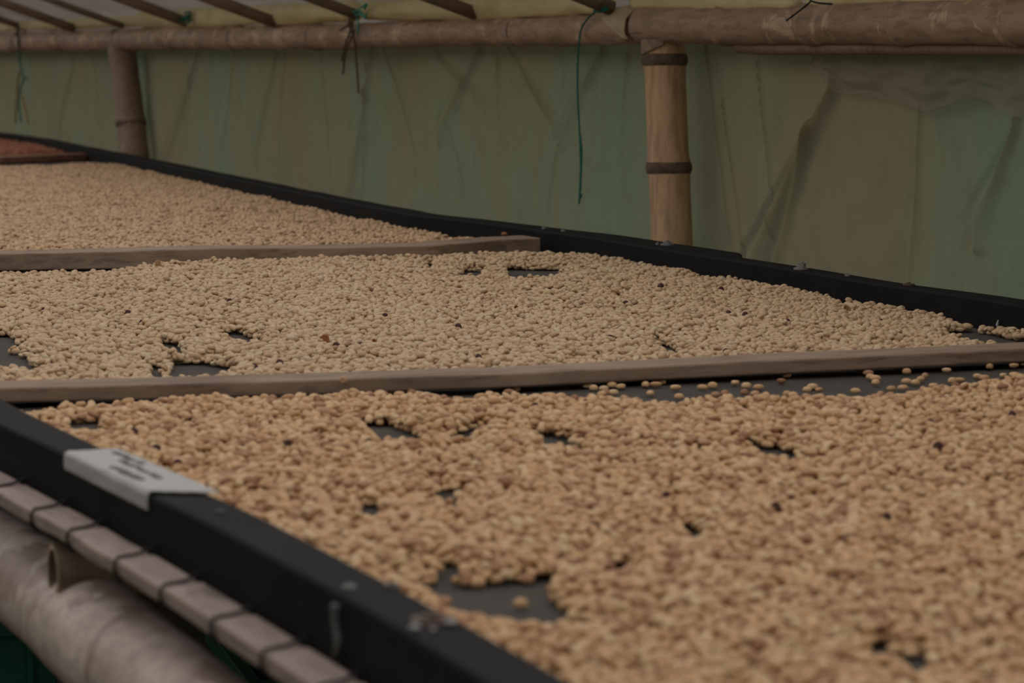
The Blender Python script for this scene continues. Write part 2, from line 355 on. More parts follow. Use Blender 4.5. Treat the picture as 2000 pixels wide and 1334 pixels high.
# plastic film wrap at the beam joint
def wrap(u, v):
    th = math.radians(-50+u*175); L = .175*(1 if u < .48 else max(.10, 1-(u-.48)*1.8))
    y = pR.y+.004+L*v+.006*noise.noise(Vector((u*5, 3, v)))
    r = .0375+.003*noise.noise(Vector((u*5, v*4, 1)))+.020*max(0, .45-u)*(1-abs(v-.5))
    return (WX-r*math.sin(th), y, zL0+.003+r*math.cos(th))
v_, f_ = grid(wrap, 40, 20)
o = mk('plastic_wrap', v_, f_, 'tan_film', smooth=True, origin=(WX, pR.y, zL0), label='crumpled tan plastic film wrapped round the beam joint above the tan post', category='plastic film')
o.modifiers.new('t', 'SOLIDIFY').thickness = .002
# hanging second plastic layer on the right of the tarp
bot = [(1585, 135), (1610, 165), (1640, 182), (1700, 188), (1760, 200), (1800, 218), (1850, 205), (1900, 192), (1960, 222), (2010, 235), (2100, 240)]
def patch(u, v):
    x = 1585+u*500
    for (xa, ya), (xb, yb) in zip(bot, bot[1:]):
        if xa <= x <= xb: yy = ya+(yb-ya)*(x-xa)/(xb-xa); break
    else: yy = 240
    p = onx(x, 92+(yy-92)*v, TX-.03); p.x -= .012*noise.noise(Vector((u*14, v*5, 2)))+.006*noise.noise(Vector((u*40, v*12, 2))); return p
v_, f_ = grid(patch, 90, 24)
o = mk('plastic_flap', v_, f_, 'cloudy_plastic', smooth=True, origin=onx(1800, 100, TX), label='thin cloudy plastic flap hanging over the tarp below the right beam', category='plastic film')

# yellow rolled film on top of the beams
def roll(pxs, rr, label, seed, X=WX-.005):
    P = [onx(x, y, X) for x, y in pxs]; pts = []; rad = []
    for (a, b), (ra, rb) in zip(zip(P, P[1:]), zip(rr, rr[1:])):
        for i in range(12): pts.append(a.lerp(b, i/12)); rad.append(ra+(rb-ra)*i/12)
    pts.append(P[-1]); rad.append(rr[-1]); rad[0] *= .6; rad[-1] *= .6
    k = len(pts)
    rad = [r*(1+.12*noise.noise(Vector((i*.35, seed, 0)))) for i, r in enumerate(rad)]
    v, f_ = sweep(pts, rad, 18, lump=.22, seed=seed, squash=1)
    return mk('film_roll', v, f_, 'yellow_roll', smooth=True, origin=pts[0], label=label, category='plastic roll', group='yellow rolled film on the beams')
roll([(-60, 58), (60, 50), (160, 46), (275, 41)], [.020, .018, .019, .018], 'thin pale yellow film roll at the far left end of the beam', 1)
roll([(272, 37), (360, 37), (500, 30), (705, 23)], [.026, .029, .028, .026], 'fat pale yellow film roll above the far post, between the cord ties', 2)
roll([(712, 21), (800, 20), (950, 15), (1100, 9), (1192, 5)], [.024, .026, .027, .026, .024], 'long pale yellow film roll between teal cord tie and plastic wrap', 3)
roll([(1235, 2), (1340, 8), (1450, 5), (1560, 7)], [.014, .012, .016, .012], 'narrow yellow-green film roll right of the plastic wrap above the beam', 4)
roll([(1580, 3), (1700, -1), (1800, -6), (1950, -14), (2100, -22)], [.011, .010, .012, .012, .012], 'yellow film roll above the right beam at the top edge', 5)

# rafters
def rafter(px, r, label):
    end = onx(*px, WX-.02); end.z -= .002
    L = 2.3 if True else 1
    d = Vector((-1, 0, RS)); pts = [end+Vector((.12, 0, -.12*RS))*.0+d*(L*i/14)+Vector((0, .006*noise.noise(Vector((i*.5, px[0], 0))), .004*noise.noise(Vector((i*.4, px[0], 4))))) for i in range(15)]
    v, f_ = sweep(pts, [r*.86*(1+.08*math.sin(i*1.7)) for i in range(15)], 12, lump=.08)
    return mk('rafter', v, f_, 'rafter_wood', smooth=True, origin=pts[0], label=label, category='rafter', group='rafters under the roof sheet')
rafter((38, 50), .014, 'leftmost slim roof rafter at the upper left corner')
rafter((148, 55), .017, 'second roof rafter from the left, ending on the beam before the far post')
rafter((242, 50), .012, 'thin roof rafter ending directly above the far post')
rafter((366, 42), .018, 'thick roof rafter ending at the small teal knot on the fat film roll')
rafter((538, 42), .018, 'thick roof rafter ending halfway along the fat film roll')
rafter((702, 29), .015, 'roof rafter ending at the teal cord tie with hanging brown fibres')
rafter((930, 25), .017, 'roof rafter ending midway between the teal tie and the tan post')
rafter((1196, 14), .017, 'roof rafter nearest the tan post, ending at the long hanging cord')

# cords
def cord(name, paths, m, r, label, cat='cord', X=WX-.045, extra=None):
    o = None
    for i, p in enumerate(paths):
        P = [onx(q[0], q[1], X-(q[2] if len(q) > 2 else 0)) for q in p]
        pts = []
        for j in range(len(P)-1):
            p0, p1, p2, p3 = P[max(j-1, 0)], P[j], P[j+1], P[min(j+2, len(P)-1)]
            for s in range(6):
                t = s/6; pts.append(.5*((2*p1)+(p2-p0)*t+(2*p0-5*p1+4*p2-p3)*t*t+(3*p1-p0-3*p2+p3)*t**3))
        pts.append(P[-1]); rr = [r*(1+.25*noise.noise(Vector((k*.8, i, 0)))) for k in range(len(pts))]
        v, f_ = sweep(pts, rr, 8)
        if o is None: o = mk(name, v, f_, m, smooth=True, origin=pts[0], label=label, category=cat)
        else: mk('strand', v, f_, (extra or {}).get(i, m), o, smooth=True)
    return o
cord('hanging_cord', [[(1186, 15), (1165, 22), (1145, 40), (1134, 62), (1129, 110), (1128, 180), (1132, 260), (1134, 330), (1131, 398)],
     [(1188, 18), (1175, 20), (1160, 22), (1168, 16), (1184, 14)], [(1133, 262), (1136, 300), (1134, 360), (1132, 388), (1136, 380)], [(1185, 20), (1170, 24), (1162, 20)]],
     'teal_cord', .0020, 'long dark green cord hanging from the beam left of the tan post')
cord('cord_tie', [[(690, 24), (702, 20), (712, 34), (716, 26)], [(694, 30), (706, 28), (714, 36)], [(698, 36), (700, 50), (698, 66)], [(704, 16), (716, 8), (712, 18)]], 'bright_teal', .0028,
     'bright teal cord knotted round the film roll end and beam', X=WX-.05)
cord('fibre_lashing', [[(684, 28), (682, 50), (690, 70), (696, 96)], [(690, 30), (684, 60), (672, 96), (668, 120)], [(688, 34), (692, 80), (697, 130), (700, 182)], [(664, 60), (676, 52), (686, 44)], [(692, 60), (676, 100), (670, 145)]],
     'brown_fibre', .0026, 'dry brown fibre lashing with loose ends hanging below the beam', X=WX-.045)
cord('cord_knot', [[(350, 38), (358, 34), (368, 30), (362, 40), (352, 40)], [(360, 26), (372, 24), (370, 34)], [(352, 36), (372, 38), (362, 48)]], 'teal_cord', .003, 'small teal cord knot under the rafter end on the fat film roll', X=WX-.045)
cord('cord_tassel', [[(36, 60), (35, 80), (37, 100), (40, 130), (46, 155), (40, 172), (37, 205), (41, 238)], [(46, 155), (54, 152)], [(38, 140), (34, 170), (30, 240)], [(44, 190), (50, 215), (56, 242)], [(37, 60), (36, 80), (38, 98)], [(50, 62), (36, 56), (30, 70)]],
     'teal_cord', .0035, 'frayed teal and orange cord dangling from the beam at the far left', extra={2: 'orange_cord', 3: 'orange_cord', 4: 'brown_fibre', 5: 'brown_fibre'})
cord('wire_tie', [[(1536, 40), (1555, 26), (1578, 8), (1584, 0)], [(1584, 2), (1600, 6), (1625, 8)]], 'dark_cord', .0016, 'thin dark wire end sticking out over the right beam below the film roll', X=WX-.05)

# ------------------------------------------------------------------ drying bed
RT = TZ+.037
def interp(tab, y):
    if y <= tab[0][0]: return tab[0][1]
    for (a, qa), (b, qb) in zip(tab, tab[1:]):
        if y <= b: return qa+(qb-qa)*(y-a)/(b-a)
    return tab[-1][1]
def smooth_tab(l, z):
    r = [(p.y, p.x) for p in (onz(x, y, z) for x, y in l)]; r.sort(); return r
nin = [(.8, .515)]+[t for t in smooth_tab([(50, 801), (214, 880), (365, 944), (759, 1141), (1095, 1330)], RT)]+[(6, .42), (14, .40)]
nout = [(.8, .475)]+[t for t in smooth_tab([(0, 830), (133, 890), (286, 963), (415, 1029), (700, 1178)], RT)]+[(6, .37), (14, .35)]
nout = [(.8, .475), (1.49, .484), (1.77, .478), (1.92, .472), (2.13, .461), (2.33, .449), (6, .37), (14, .35)]
nin = [(.8, .520), (1.27, .5205), (1.54, .5205), (1.81, .517), (1.96, .510), (2.14, .497), (2.42, .486), (6, .42), (14, .40)]
fo = smooth_tab([(0, 257.5), (100, 271), (175, 286), (250, 300), (375, 325), (500, 350), (700, 390), (850, 416.5), (1025, 437.5), (1102, 449)], RT)
FOL = [(3.9, 1.914), (4.3, 1.911), (4.45, 1.907)]+[t for t in fo if t[0] > 4.6]+[(12.5, fo[-1][1]+.03), (14, fo[-1][1]+.05)]
FOR = [(.8, 1.885), (3.0, 1.885), (3.3, 1.873), (3.86, 1.874), (3.93, 1.912)]
def fin(y):     # inner face of the far rail
    return (1.836 if y < 4.3 else .5*1.836+.5*(interp(FOL, y)-.070) if y < 4.6 else interp(FOL, y)-.050-.012*max(0, min(1, (5.3-y))))
bed = empty('drying_bed', (1.15, 3.0, TZ), 'long raised drying bed with black painted side rails and dark mesh floor', 'drying bed')
def rail(tab_in, tab_out, y0, y1, top, bottom, n, m='rail_paint', wob=.0015, label=None):
    secs = []
    for i in range(n+1):
        y = y0+(y1-y0)*i/n; qi, qo = tab_in(y), tab_out(y); w = wob*noise.noise(Vector((y*4, qi, 0)))
        secs.append([Vector((qo, y, bottom)), Vector((qi, y, bottom)), Vector((qi+w, y, top+w)), Vector((qo+w*.5, y, top+w))])
    v, f_ = box_strip(secs); o = mk('side_rail', v, f_, m, bed, origin=secs[0][0], smooth=False)
    bevel(o, .0035, 3)
    if label: o['label'] = label
    return o
near_rail = rail(lambda y: interp(nin, y), lambda y: interp(nout, y), .8, 14, RT, TZ-.012, 260, label='black side rail nearest the camera carrying the paper label')
far_a = far_b = rail(fin, lambda y: interp(FOR, y) if y < 3.93 else interp(FOL, y), .8, 14, RT, TZ-.012, 500, label='black far side rail with bolts on top, running the whole length')
# mesh floor
def matf(u, v):
    y = .85+13.1*v**1.5; a, b = interp(nin, y)-.01, fin(y)+.01; x = a+(b-a)*u
    e = min(u, 1-u)
    return (x, y, TZ-.0015+.0012*noise.noise(Vector((x*6, y*5, 0)))*min(1, e*12))
v_, f_ = grid(matf, 60, 300); mk('mesh_floor', v_, f_, 'shade_mesh', bed, smooth=True)
# screws and bolts on rails
def bolt(parent, px, r, h, m='grey_metal', washer=True, name='bolt'):
    c = onz(*px, RT+.001); parts = []
    if washer: parts.append(sweep([c+Vector((0, 0, -.001)), c+Vector((0, 0, .0015))], r, 16))
    parts.append(sweep([c, c+Vector((0, 0, h))], r*.62, 6)); parts.append(sweep([c, c+Vector((0, 0, h+.002))], r*.3, 10))
    v, f_ = merge(*parts); return mk(name, v, f_, m, parent, origin=c)
bolt(near_rail, (846, 1213), .0125, .003, 'rust_metal')
o_ = near_rail
for dx, dy, rr in ((-36, 12, .0035), (34, 2, .0035), (0, 16, .002)):
    c = onz(846+dx, 1213+dy, RT+.003); v, f_ = sweep([c, c+Vector((0, 0, .0012))], [rr, rr*.6], 12); mk('fleck', v, f_, 'grey_metal', near_rail, origin=c)
bolt(near_rail, (682, 1149), .0038, .0012, name='screw'); bolt(near_rail, (430, 1001), .0035, .001, 'residue', name='screw')
bolt(near_rail, (764, 1146), .005, .001, 'residue', name='screw')
bolt(far_a, (1303, 477), .011, .006) if False else None
bolt(far_b, (1303, 478), .011, .005); bolt(far_b, (1284, 477), .003, .002, name='screw')
bolt(far_a, (1565, 525), .011, .008); bolt(far_a, (1655, 538), .004, .002, name='screw'); bolt(far_a, (1775, 556), .008, .0015, 'rust_metal', name='screw')
bolt(far_b, (1062, 446), .004, .003, name='screw'); bolt(far_b, (1100, 451), .004, .003, name='screw')
c = onx(1951, 634, 1.834); v, f_ = sweep([c+Vector((-.001, 0, -.006)), c+Vector((-.002, .001, 0)), c+Vector((-.001, 0, .006))], [.0012, .0018, .0006], 8); mk('staple', v, f_, 'label_paper', far_a, origin=c)
# dried drip on the outer face
dp = [onx(x, y, .4795) for x, y in ((655, 1182), (653, 1205), (656, 1230), (661, 1250), (659, 1270), (652, 1284))]
v, f_ = sweep(dp, [.0028, .0024, .0022, .0026, .0024, .0015], 8, squash=1); mk('drip', v, f_, 'residue', near_rail, smooth=True)

# lath lashed under the near rail, with ties
tiepx = [(23, 946), (89, 990), (176, 1029), (259, 1083), (342, 1137), (450, 1200), (552, 1262), (672, 1330)]
tiey = [onz(x, y, TZ-.001).y for x, y in tiepx]; ally = sorted(tiey+[2.46, 2.6, 2.75, 2.9, 3.05, 3.2, 1.3, 1.2, 1.1, 1.0, .9])
def lath_o(y): return interp(nout, y)-.004
secs = []; n = 500
for i in range(n+1):
    y = .85+(3.3-.85)*i/n; dmin = min(abs(y-t) for t in ally)
    pinch = .0025*math.exp(-(dmin/.006)**2); wv = .002*noise.noise(Vector((y*9, 4, 0)))
    xo = lath_o(y)-.027+wv+pinch; xi = lath_o(y)-.001; zt = TZ-.002-pinch+wv*.6; zb = zt-.0135+2*pinch
    secs.append([Vector((xo, y, zb)), Vector((xi, y, zb)), Vector((xi, y, zt+.002)), Vector((xo, y, zt-.001))])
v, f_ = box_strip(secs); lath = mk('edge_lath', v, f_, 'lath_bamboo', bed, origin=secs[0][0]); bevel(lath, .003, 3)
lath['label'] = 'split bamboo lath lashed below the near rail'
for t in ally:
    if t > 2.6 or t < 1.15: continue
    xo, xi = lath_o(t)-.0275, lath_o(t)+.004; zt = TZ-.003; zb = TZ-.0165
    for q in (0,):
        loop = [(xi, t+.006+q, zt+.006), (xi-.008, t+.004+q, zt+.004), ((xo+xi)/2, t+q, zt+.0022), (xo+.002, t-.001+q, zt+.001), (xo-.0008, t-.002+q, zt-.003), (xo-.0008, t-.002+q, zb+.003), (xo+.003, t-.001+q, zb-.001), ((xo+xi)/2, t+q, zb-.001), (xi, t+q, zb)]
        v, f_ = sweep(loop, .0013, 8)
        mk('tie', v, f_, 'dark_cord', lath, smooth=True)

# paper label folded over the rail
lt = [(135, 887), (205, 880), (290, 905), (365, 940)]
ya, yb = onz(136, 890, RT).y+.01, onz(282, 966, RT).y
def lab(u, v):
    y = ya+(yb-ya)*u
    qi, qo = interp(nin, y), interp(nout, y)
    w = qi-qo; L = v*(w+.013+.004)
    wr = .0008*noise.noise(Vector((u*7, v*5, 2)))
    skew = -.028*(v-.25)*(u*1.3-.1) if v > .25 else 0
    if L < .013: return (qo-.0014-abs(wr), y, RT-.013+L+.001)
    return (qo+(L-.013)-.0005+.001, y+skew*1.0, RT+.0022+abs(wr))
v_, f_ = grid(lab, 30, 30)
lbl = mk('paper_label', v_, f_, 'label_paper', smooth=True, origin=(.48, (ya+yb)/2, RT), label='white paper label with smudged handwriting folded over the near black rail', category='label')
lbl.modifiers.new('t', 'SOLIDIFY').thickness = .0006
def ink(pts_uv, r=.0009):
    P = [Vector(lab(u, v))+Vector((-.0006 if v < .2 else 0, 0, .0007)) for u, v in pts_uv]
    v, f_ = sweep(P, r, 6); mk('writing', v, f_, 'ink', lbl)
for k, (u0, v0) in enumerate([(.46, .32), (.52, .34), (.58, .31), (.64, .34), (.70, .32)]):
    ink([(u0, v0), (u0+.02, v0+.10), (u0+.035, v0+.02), (u0+.05, v0+.11)])
for k, (u0, v0) in enumerate([(.30, .62), (.37, .60), (.44, .63), (.52, .60), (.60, .62), (.67, .60)]):
    ink([(u0, v0), (u0+.015, v0+.08), (u0+.04, v0+.01), (u0+.045, v0+.08)], .0007)
for k, (u0, v0) in enumerate([(.10, .78), (.17, .80), (.24, .77), (.33, .80)]):
    ink([(u0, v0), (u0+.03, v0+.07), (u0+.04, v0), (u0+.055, v0+.07)], .0007)

# ------------------------------------------------------------------ divider planks
def plank(yf_tab, width, z0, z1, x0, x1, m, label, wob=.002, seed=0):
    secs = []; n = 60
    for i in range(n+1):
        x = x0+(x1-x0)*i/n; yf = interp(yf_tab, x); w = wob*noise.noise(Vector((x*5, seed, 0))); w2 = wob*noise.noise(Vector((x*4, seed, 5)))
        w3 = wob*1.6*noise.noise(Vector((x*9, seed, 8)))
        secs.append([Vector((x, yf+w, z0)), Vector((x, yf+width, z0)), Vector((x, yf+width+w2*2, z1+w2*.6)), Vector((x, yf+w+w3, z1+w2*.6))])
    v, f_ = box_strip(secs); o = mk('divider_plank', v, f_, m, origin=secs[0][0], label=label, category='plank', group='divider planks across the bed'); bevel(o, .0025, 3)
    return o
def ptab(l, z): return sorted((p.x, p.y) for p in (onz(x, y, z) for x, y in l))
zA = TZ+.0205
tA = ptab([(0, 758), (300, 751), (600, 742), (1000, 729), (1300, 714), (1600, 700), (2000, 681)], zA)
A_ = plank(tA, .064, TZ+.0055, zA, .495, fin(2.7)-.002, 'plank_wood', 'long grey-brown plank between the orange-tan beans and the cream beans', .0015, 1)
mk('knot', *sweep([onz(670, 742, zA+.0002), onz(670, 742, zA+.0012)], [.004, .003], 10), 'pale_husk', A_)
zB = TZ+.029
tB = ptab([(0, 495), (250, 491), (450, 485), (700, 483), (850, 479), (980, 468), (1100, 463)], zB)
B_ = plank(tB, .082, TZ+.001, zB, .45, fin(4.6)-.030, 'plank_wood', 'grey-brown plank with rounded end between the middle and far bean beds', .002, 2)
zC = TZ+.022
tC = ptab([(0, 307), (170, 300)], zC)
tC = [(.4, tC[0][1]+(.4-tC[0][0])*0)]+tC
C_ = plank(tC, .10, TZ+.001, zC, .42, onz(170, 300, zC).x, 'red_plank_wood', 'reddish-brown plank in front of the red beans at the far left', .002, 3)
# supports under plank A: small battens lifting it
for x, y in ((690, 770), (1480, 742)):
    c = onz(1015 if x == 690 else 1255, 760 if x == 690 else 743, TZ); v, f_ = box(c.x-.012, c.x+.012, c.y, c.y+.04, TZ, TZ+.0055)
    mk('spacer', v, f_, 'node_dark', A_, origin=c)

# ------------------------------------------------------------------ supports
def pole_y(name, x, z, r, y0, y1, nodes, m, label, group, seed):
    k = 160; pts = []; rad = []
    for i in range(k+1):
        y = y0+(y1-y0)*i/k; pts.append(Vector((x+.004*noise.noise(Vector((y*2, seed, 0))), y, z+.004*noise.noise(Vector((y*2, seed, 5))))))
        rad.append(r+(.003*noise.noise(Vector((y*5, seed, 3))))-.006*math.exp(-((y-NY)/.012)**2)+.003*math.exp(-((y-NY+.05)/.03)**2)+sum(.0045*math.exp(-((y-n)/.022)**2)-.0035*math.exp(-((y-n-.0)/.006)**2) for n in nodes))
    v, f_ = sweep(pts, rad, 32, lump=.03, seed=seed)
    return mk(name, v, f_, m, smooth=True, origin=(x, y0, z), label=label, category='bamboo pole', group=group)
NY = onz(172, 1172, .835).y
pole_y('bamboo_pole', .462, .812, .040, .85, 14, [NY, 2.55, 2.95, 1.35, 3.4, 3.9], 'pole_bamboo', 'thick pale bamboo pole running beneath the near rail at lower left', 'bamboo poles carrying the bed', 1)
pole_y('bamboo_pole', 1.83, .805, .040, .85, 14, [1.5, 2, 2.5, 3, 3.5], 'pole_bamboo', 'thick bamboo pole hidden beneath the far black rail', 'bamboo poles carrying the bed', 2)
cy = onx(128, 1092, .445).y; cz_ = onx(128, 1090, .445).z
for k, y in enumerate([cy, cy+1.0, cy+2.0, cy+3.1, cy+4.2, cy+5.3, cy+6.4, cy+7.5, cy-.85]):
    z = .8585; ro, ri = .0225, .0165
    outer = [Vector((.435+1.47*i/20, y, z)) for i in range(21)]
    v1, f1 = sweep(outer, [ro+(.003*math.exp(-((i-7)/.6)**2)) for i in range(21)], 24, cap=False)
    v2, f2 = sweep([Vector((.435+.12*i/3, y, z)) for i in range(4)], ri, 24, cap=False); f2 = [q[::-1] for q in f2]
    V, F = merge((v1, f1), (v2, f2)); o2 = len(v1)
    F += [(j, (j+1) % 24, o2+(j+1) % 24, o2+j) for j in range(24)]
    F.append(tuple(range(o2+3*24, o2+4*24))); F.append(tuple(range(20*24, 21*24)))
    mk('cross_pole', V, F, 'cut_bamboo' if k == 0 else 'pole_bamboo', smooth=True, origin=(.435, y, z), category='bamboo pole', group='bamboo cross poles under the mesh floor',
       label='short hollow bamboo end jutting out between the lath and thick pole' if k == 0 else 'bamboo cross pole under the mesh floor '+('just in front of the camera end' if k == 8 else ['', 'first', 'second', 'third', 'fourth', 'fifth', 'sixth', 'seventh'][k]+' beyond the visible hollow end'))
for x in (.462, 1.83):
    for y, w_ in ((.95, 'nearest the camera'), (3.6, 'second from the camera'), (6.2, 'third from the camera'), (9.0, 'fourth from the camera'), (11.8, 'furthest from the camera')):
        v, f_ = sweep([(x, y, .0), (x, y, .3), (x, y, .6), (x, y, .775)], [.036, .035, .037, .034], 20); mk('bed_leg', v, f_, 'old_post_bamboo', smooth=True, origin=(x, y, 0), category='bamboo post', group='bamboo legs under the drying bed', label='bamboo leg standing under the %s rail of the bed, %s' % ('near' if x < 1 else 'far', w_))

# green crates below
def crate(c, rz, label, lx=.62, ly=.42, h=.34):
    root = empty('plastic_crate', c, label, 'crate', 'green crates under the bed'); root.rotation_euler = (0, 0, rz)
    def part(n, b, m='crate_green'):
        me = bpy.data.meshes.new(n); me.from_pydata(*[b[0], [], b[1]]); me.materials.append(M[m]); o = bpy.data.objects.new(n, me); COL.objects.link(o); o.parent = root; o['_o'] = (0, 0, 0); bevel(o, .002); return o
    a, b = lx/2, ly/2; t = .006
    part('base', box(-a, a, -b, b, 0, .01))
    part('rim', merge(box(-a-.015, a+.015, -b-.015, -b+t, h-.03, h), box(-a-.015, a+.015, b-t, b+.015, h-.03, h), box(-a-.015, -a+t, -b, b, h-.03, h), box(a-t, a+.015, -b, b, h-.03, h)))
    for s in (-1, 1):
        part('side_wall', box(-a, a, s*b-t/2, s*b+t/2, .01, h-.03)); part('end_wall', box(s*a-t/2, s*a+t/2, -b, b, .01, h-.03))
        for k in range(7):
            x = -a+.04+k*(lx-.08)/6; part('rib', box(x-.005, x+.005, s*b-(.012 if s < 0 else -.001), s*b+(.012 if s > 0 else -.001), .01, h-.03))
    return root
c = onz(-270, 1222, .36); crate((c.x, c.y+.21, 0), -.05, 'dark green plastic crate on the soil at the lower left corner', h=.36)
c = onz(935, 1305, .33); crate((c.x, c.y+.21, 0), -.12, 'dark green plastic crate on the soil below the bamboo lath, right of the other', h=.33)

# ------------------------------------------------------------------ beans
def bean_mesh(name, L, Wd, H, bend, groove, seg=16, rings=9):
    vs = [(-L/2, 0, 0)]
    for i in range(1, rings):
        th = math.pi*i/rings; x = -math.cos(th)*L/2; s = math.sin(th)**.82
        for j in range(seg):
            a = 2*math.pi*j/seg; y = math.cos(a)*Wd/2*s; z = math.sin(a)
            z = z*H*.62*s if z > 0 else -(abs(z)**.6)*H*.38*s
            if j == 3*seg//4: z += groove*s
            if j in (seg//4,): z -= groove*.15*s
            vs.append((x, y+bend*(x/(L/2))**2, z))
    vs.append((L/2, 0, 0)); fs = []
    for j in range(seg): fs.append((0, 1+(j+1) % seg, 1+j))
    for i in range(rings-2):
        for j in range(seg):
            a = 1+i*seg+j; b = 1+i*seg+(j+1) % seg; fs.append((a, b, b+seg, a+seg))
    e = len(vs)-1; o = 1+(rings-2)*seg
    for j in range(seg): fs.append((e, o+j, o+(j+1) % seg))
    me = bpy.data.meshes.new(name); me.from_pydata(vs, [], fs); me.update(); me.polygons.foreach_set('use_smooth', [True]*len(me.polygons)); return me
mm = .001
SH = [(11.6, 8.0, 6.0, .3, .9), (10.6, 8.2, 6.4, -.2, 1.0), (12.4, 7.4, 5.6, .7, .8), (10.0, 7.4, 6.6, .0, .5)]
BM = []
for i, s in enumerate(SH):
    me = bean_mesh('coffee_bean', *[q*mm for q in s]); me.materials.append(M['bean_near']); BM.append(me)

def poly_tab(l, z=TZ+.004): return np.array([[p.x, p.y] for p in (onz(x, y, z) for x, y in l)])
def inpoly(P, X, Y):
    r = np.zeros(X.shape, bool); n = len(P)
    for i in range(n):
        x0, y0 = P[i]; x1, y1 = P[(i+1) % n]
        c = ((y0 > Y) != (y1 > Y)) & (X < (x1-x0)*(Y-y0)/((y1-y0) if y1 != y0 else 1e-9)+x0); r ^= c
    return r
CELL = .002
def hole(h):
    m_ = sum(y for x, y in h)/len(h)
    return np.array([[p.x, p.y] for p in (onz(x, y, TZ if y < m_ else TZ+.010) for x, y in h)])
def vnoise(shape, cell, amp, r):
    n0, n1 = int(shape[0]/cell)+3, int(shape[1]/cell)+3; g = r.random((n0, n1))
    a = np.arange(shape[0])/cell; b = np.arange(shape[1])/cell; i = a.astype(int); j = b.astype(int); fa = (a-i)[:, None]; fb = (b-j)[None]
    fa = fa*fa*(3-2*fa); fb = fb*fb*(3-2*fb)
    q = g[np.ix_(i, j)]*(1-fa)*(1-fb)+g[np.ix_(i+1, j)]*fa*(1-fb)+g[np.ix_(i, j+1)]*(1-fa)*fb+g[np.ix_(i+1, j+1)]*fa*fb
    return (q-.5)*2*amp
# footprint kernels by yaw
KY = 12; KER = []
for k in range(KY):
    a = math.pi*k/KY; R = 3; ii, jj = np.mgrid[-R:R+1, -R:R+1]; x = ii*CELL; y = jj*CELL
    u = x*math.cos(a)+y*math.sin(a); v = -x*math.sin(a)+y*math.cos(a); q = 1-(u/.0054)**2-(v/.0038)**2
    KER.append((np.where(q > 0, np.sqrt(np.maximum(q, 0)), -1), (q > .12)))
def simulate(x0, x1, y0, y1, T, per_m2, r, maxn=10**9):
    """drop beans one by one on a height field; T = wanted depth of the layer (m)"""
    nx, ny = T.shape; Hh = np.zeros((nx, ny), np.float32); out = []
    n = int(per_m2*(x1-x0)*(y1-y0)); ri = r.integers(6, nx-6, n); rj = r.integers(6, ny-6, n); rk = r.integers(0, KY, n)
    keep = T[ri, rj] > 0; ri, rj, rk = ri[keep].tolist(), rj[keep].tolist(), rk[keep].tolist()
    Tl = T
    for i, j, k in zip(ri, rj, rk):
        h = Hh[i, j]
        if h > Tl[i, j]: continue
        up, m = KER[k]
        cur = Hh[i-2:i+3, j-2:j+3].max()
        for _ in range(4):
            best = cur; bi = None
            for di, dj in ((2, 0), (-2, 0), (0, 2), (0, -2)):
                a, b = i+di, j+dj
                if a < 6 or b < 6 or a >= nx-6 or b >= ny-6 or Tl[a, b] <= 0: continue
                q = Hh[a-2:a+3, b-2:b+3].max()
                if q < best-.0002: best = q; bi = (a, b)
            if bi is None: break
            i, j = bi; cur = best
        W_ = Hh[i-3:i+4, j-3:j+4]; s = W_[m]; base = .45*float(s.max())+.55*float(s.mean())
        a = math.pi*k/KY; c_, s_ = math.cos(a)*2, math.sin(a)*2
        hf = Hh[i+round(c_), j+round(s_)]; hb = Hh[i-round(c_), j-round(s_)]
        pitch = max(-.55, min(.55, math.atan((float(hf)-float(hb))/.0085)*.7))
        zc = base+.0026
        np.maximum(W_, np.where(up > 0, zc+.0030*up, 0), out=W_)
        out.append((x0+i*CELL, y0+j*CELL, zc, a, pitch))
    return np.array(out), Hh
def make_bed(x0, x1, y0, y1, ext, holes, thick, amp, per_m2, seed, tmin=.0012):
    r = np.random.default_rng(seed); nx, ny = int((x1-x0)/CELL), int((y1-y0)/CELL)
    X, Y = np.meshgrid(x0+np.arange(nx)*CELL, y0+np.arange(ny)*CELL, indexing='ij')
    wx = vnoise((nx, ny), 9, .006, r)+vnoise((nx, ny), 25, .008, r); wy = vnoise((nx, ny), 9, .008, r)+vnoise((nx, ny), 25, .014, r)
    T = thick+vnoise((nx, ny), 14, amp*.6, r)+vnoise((nx, ny), 45, amp, r)
    T = np.maximum(T, tmin)
    T[~inpoly(ext, X+wx*.5, Y+wy*.5)] = 0
    wx2 = vnoise((nx, ny), 4, .005, r); wy2 = vnoise((nx, ny), 4, .007, r)
    T[~inpoly(ext, X+wx*.5+wx2, Y+wy*.5+wy2)] = 0
    for h in holes: T[inpoly(h, X+wx*.4+wx2*.6, Y+wy*.4+wy2*.6)] = 0
    fi = np.array([fin(y) for y in Y[0]])-.006; ni = np.array([interp(nin, y) for y in Y[0]])+.006
    T[(X > fi[None]) | (X < ni[None])] = 0
    k = 9; Bm = np.pad((T > 0).astype(np.float32), k, mode='edge')
    for ax in (0, 1):
        cs = np.cumsum(Bm, axis=ax); cs = np.concatenate([np.zeros_like(np.take(cs, [0], ax)), cs], ax)
        n_ = cs.shape[ax]; Bm = (np.take(cs, range(2*k+1, n_), ax)-np.take(cs, range(0, n_-2*k-1), ax))/(2*k+1)
    T = np.where(T > 0, tmin+(T-tmin)*np.clip((Bm-.55)*2.5, 0, 1), 0)
    return simulate(x0, x1, y0, y1, T, per_m2, r)
